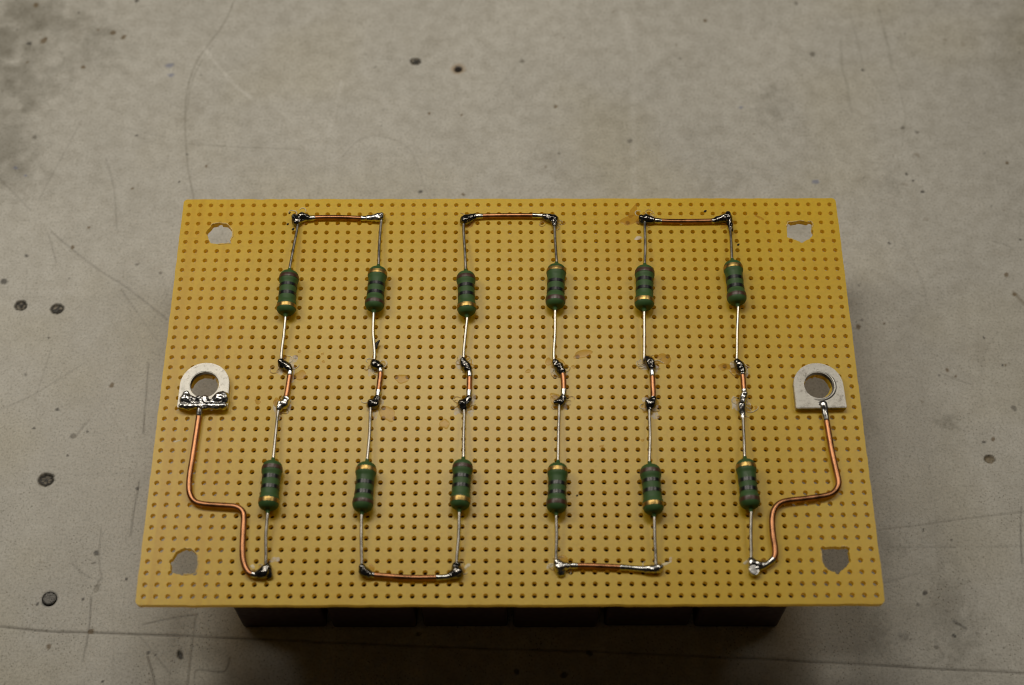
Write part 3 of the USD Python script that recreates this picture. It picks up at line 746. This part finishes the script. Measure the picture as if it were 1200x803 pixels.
k = 0
fx = np.random.default_rng(21)
CR = {0: 1, 2: 1, 3: 2, 4: 3, 5: 0, 6: 2, 7: 3, 8: 3, 9: 2, 10: 3, 11: 3, 12: 2, 13: 1, 14: 2, 15: 2, 16: 2, 17: 2, 18: 2, 20: 2, 21: 3, 22: 1}
for i, bl in enumerate(JOINTS):
    cx, cy = np.mean([b[0] for b in bl]), np.mean([b[1] for b in bl])
    for j in range(CR.get(i, 0) * 2):
        a = fx.uniform(0, 6.28)
        rad = fx.uniform(.65, 1.15)
        c = at(cx + 11 * rad * math.cos(a), cy + 8 * rad * math.sin(a))
        obj('flux_rim', curl(c, fx.uniform(.5, 1.25), 900 + k, .11), 'crust_white' if fx.random() < .45 else 'amber_bead', board, 60)
        k += 1
    if 6 <= i <= 17:
        for sgn in (-1, 1):
            c = at(cx + sgn * fx.uniform(4, 9), cy + fx.uniform(-6, 8))
            obj('flux_residue', puddle(c, fx.uniform(.6, 1.0), fx.uniform(.9, 1.6), 870 + k, h=.03, rot=fx.uniform(-.4, .4), rag=.28), 'flux_haze', board, True)
            k += 1
    for j in range(2 if i in CR else 1):
        a = fx.uniform(0, 6.28)
        c = at(cx + 6 * math.cos(a), cy + 5 * math.sin(a))
        obj('flux_residue', puddle(c, fx.uniform(.7, 1.7), fx.uniform(.6, 1.3), 950 + k, h=fx.uniform(.04, .12), rot=fx.uniform(0, 3)), 'amber_flux', board, True)
        k += 1
for i, (px, py, rx, ry, mt, rot) in enumerate([(738, 258, 2.4, 1.2, 'amber_flux', .5), (742, 248, 2.0, .8, 'amber_flux', 1.2), (748, 279, .8, .6, 'crust_white', 0), (890, 255, 1.3, .35, 'amber_flux', -.6), (325, 484, .8, 1.5, 'crust_white', .2), (342, 437, .7, 2.2, 'crust_white', .1), (440, 486, .5, 1.2, 'crust_white', 0), (536, 482, .8, .9, 'crust_white', .3), (552, 483, .7, .9, 'crust_white', -.4), (768, 487, .7, 1.1, 'crust_white', -.7), (860, 472, .5, 1.8, 'crust_white', -.1), (454, 485, 1.6, 2.0, 'amber_flux', .3), (521, 497, 1.0, 1.3, 'amber_flux', .2), (471, 444, 1.6, 1.1, 'amber_flux', .2), (352, 440, 1.3, 1.2, 'amber_flux', .1), (351, 412, .4, .4, 'amber_flux', 0), (378, 415, .35, .35, 'amber_flux', 0), (379, 424, .35, .35, 'amber_flux', 0), (302, 471, .6, .7, 'amber_flux', .4), (886, 478, .5, .5, 'amber_flux', 0), (672, 430, .5, .4, 'amber_flux', 0), (643, 424, .9, .9, 'amber_flux', 0), (619, 435, .6, .5, 'amber_flux', 0), (753, 516, .35, .35, 'amber_flux', 0), (705, 523, .5, .3, 'amber_flux', .3), (296, 664, .5, .4, 'crust_white', 0), (322, 656, 1.0, .6, 'crust_white', .4), (645, 663, .9, .5, 'crust_white', .7), (779, 661, 1.3, .3, 'crust_white', .35), (786, 656, .25, .7, 'crust_white', -.2), (547, 664, .9, .4, 'crust_white', .6), (874, 659, .7, .3, 'crust_white', .5), (208, 517, .8, .18, 'crust_white', .2), (778, 421, 1.6, 1.4, 'amber_flux', .4), (683, 415, 2.2, 1.0, 'amber_flux', .2), (849, 430, 1.3, 1.0, 'amber_flux', 0)]):
    obj('flux_residue', puddle(at(px, py), rx, ry, 1200 + i, h=.05 if mt == 'amber_flux' else .035, rot=rot, rag=.17 if mt == 'amber_flux' else .3), 'flux_haze' if mt == 'crust_white' and ry > .5 else mt, board, True)
for i, (px, py) in enumerate([(339, 250), (337, 263), (343, 269), (826, 248), (865, 287), (676, 581)]):
    obj('soot_speck', blob([(*at(px, py, .08), .22), (*at(px + 1.2, py - 1.0, .1), .12)], .05, 60 + i, .1, 3), 'char', board, 60)
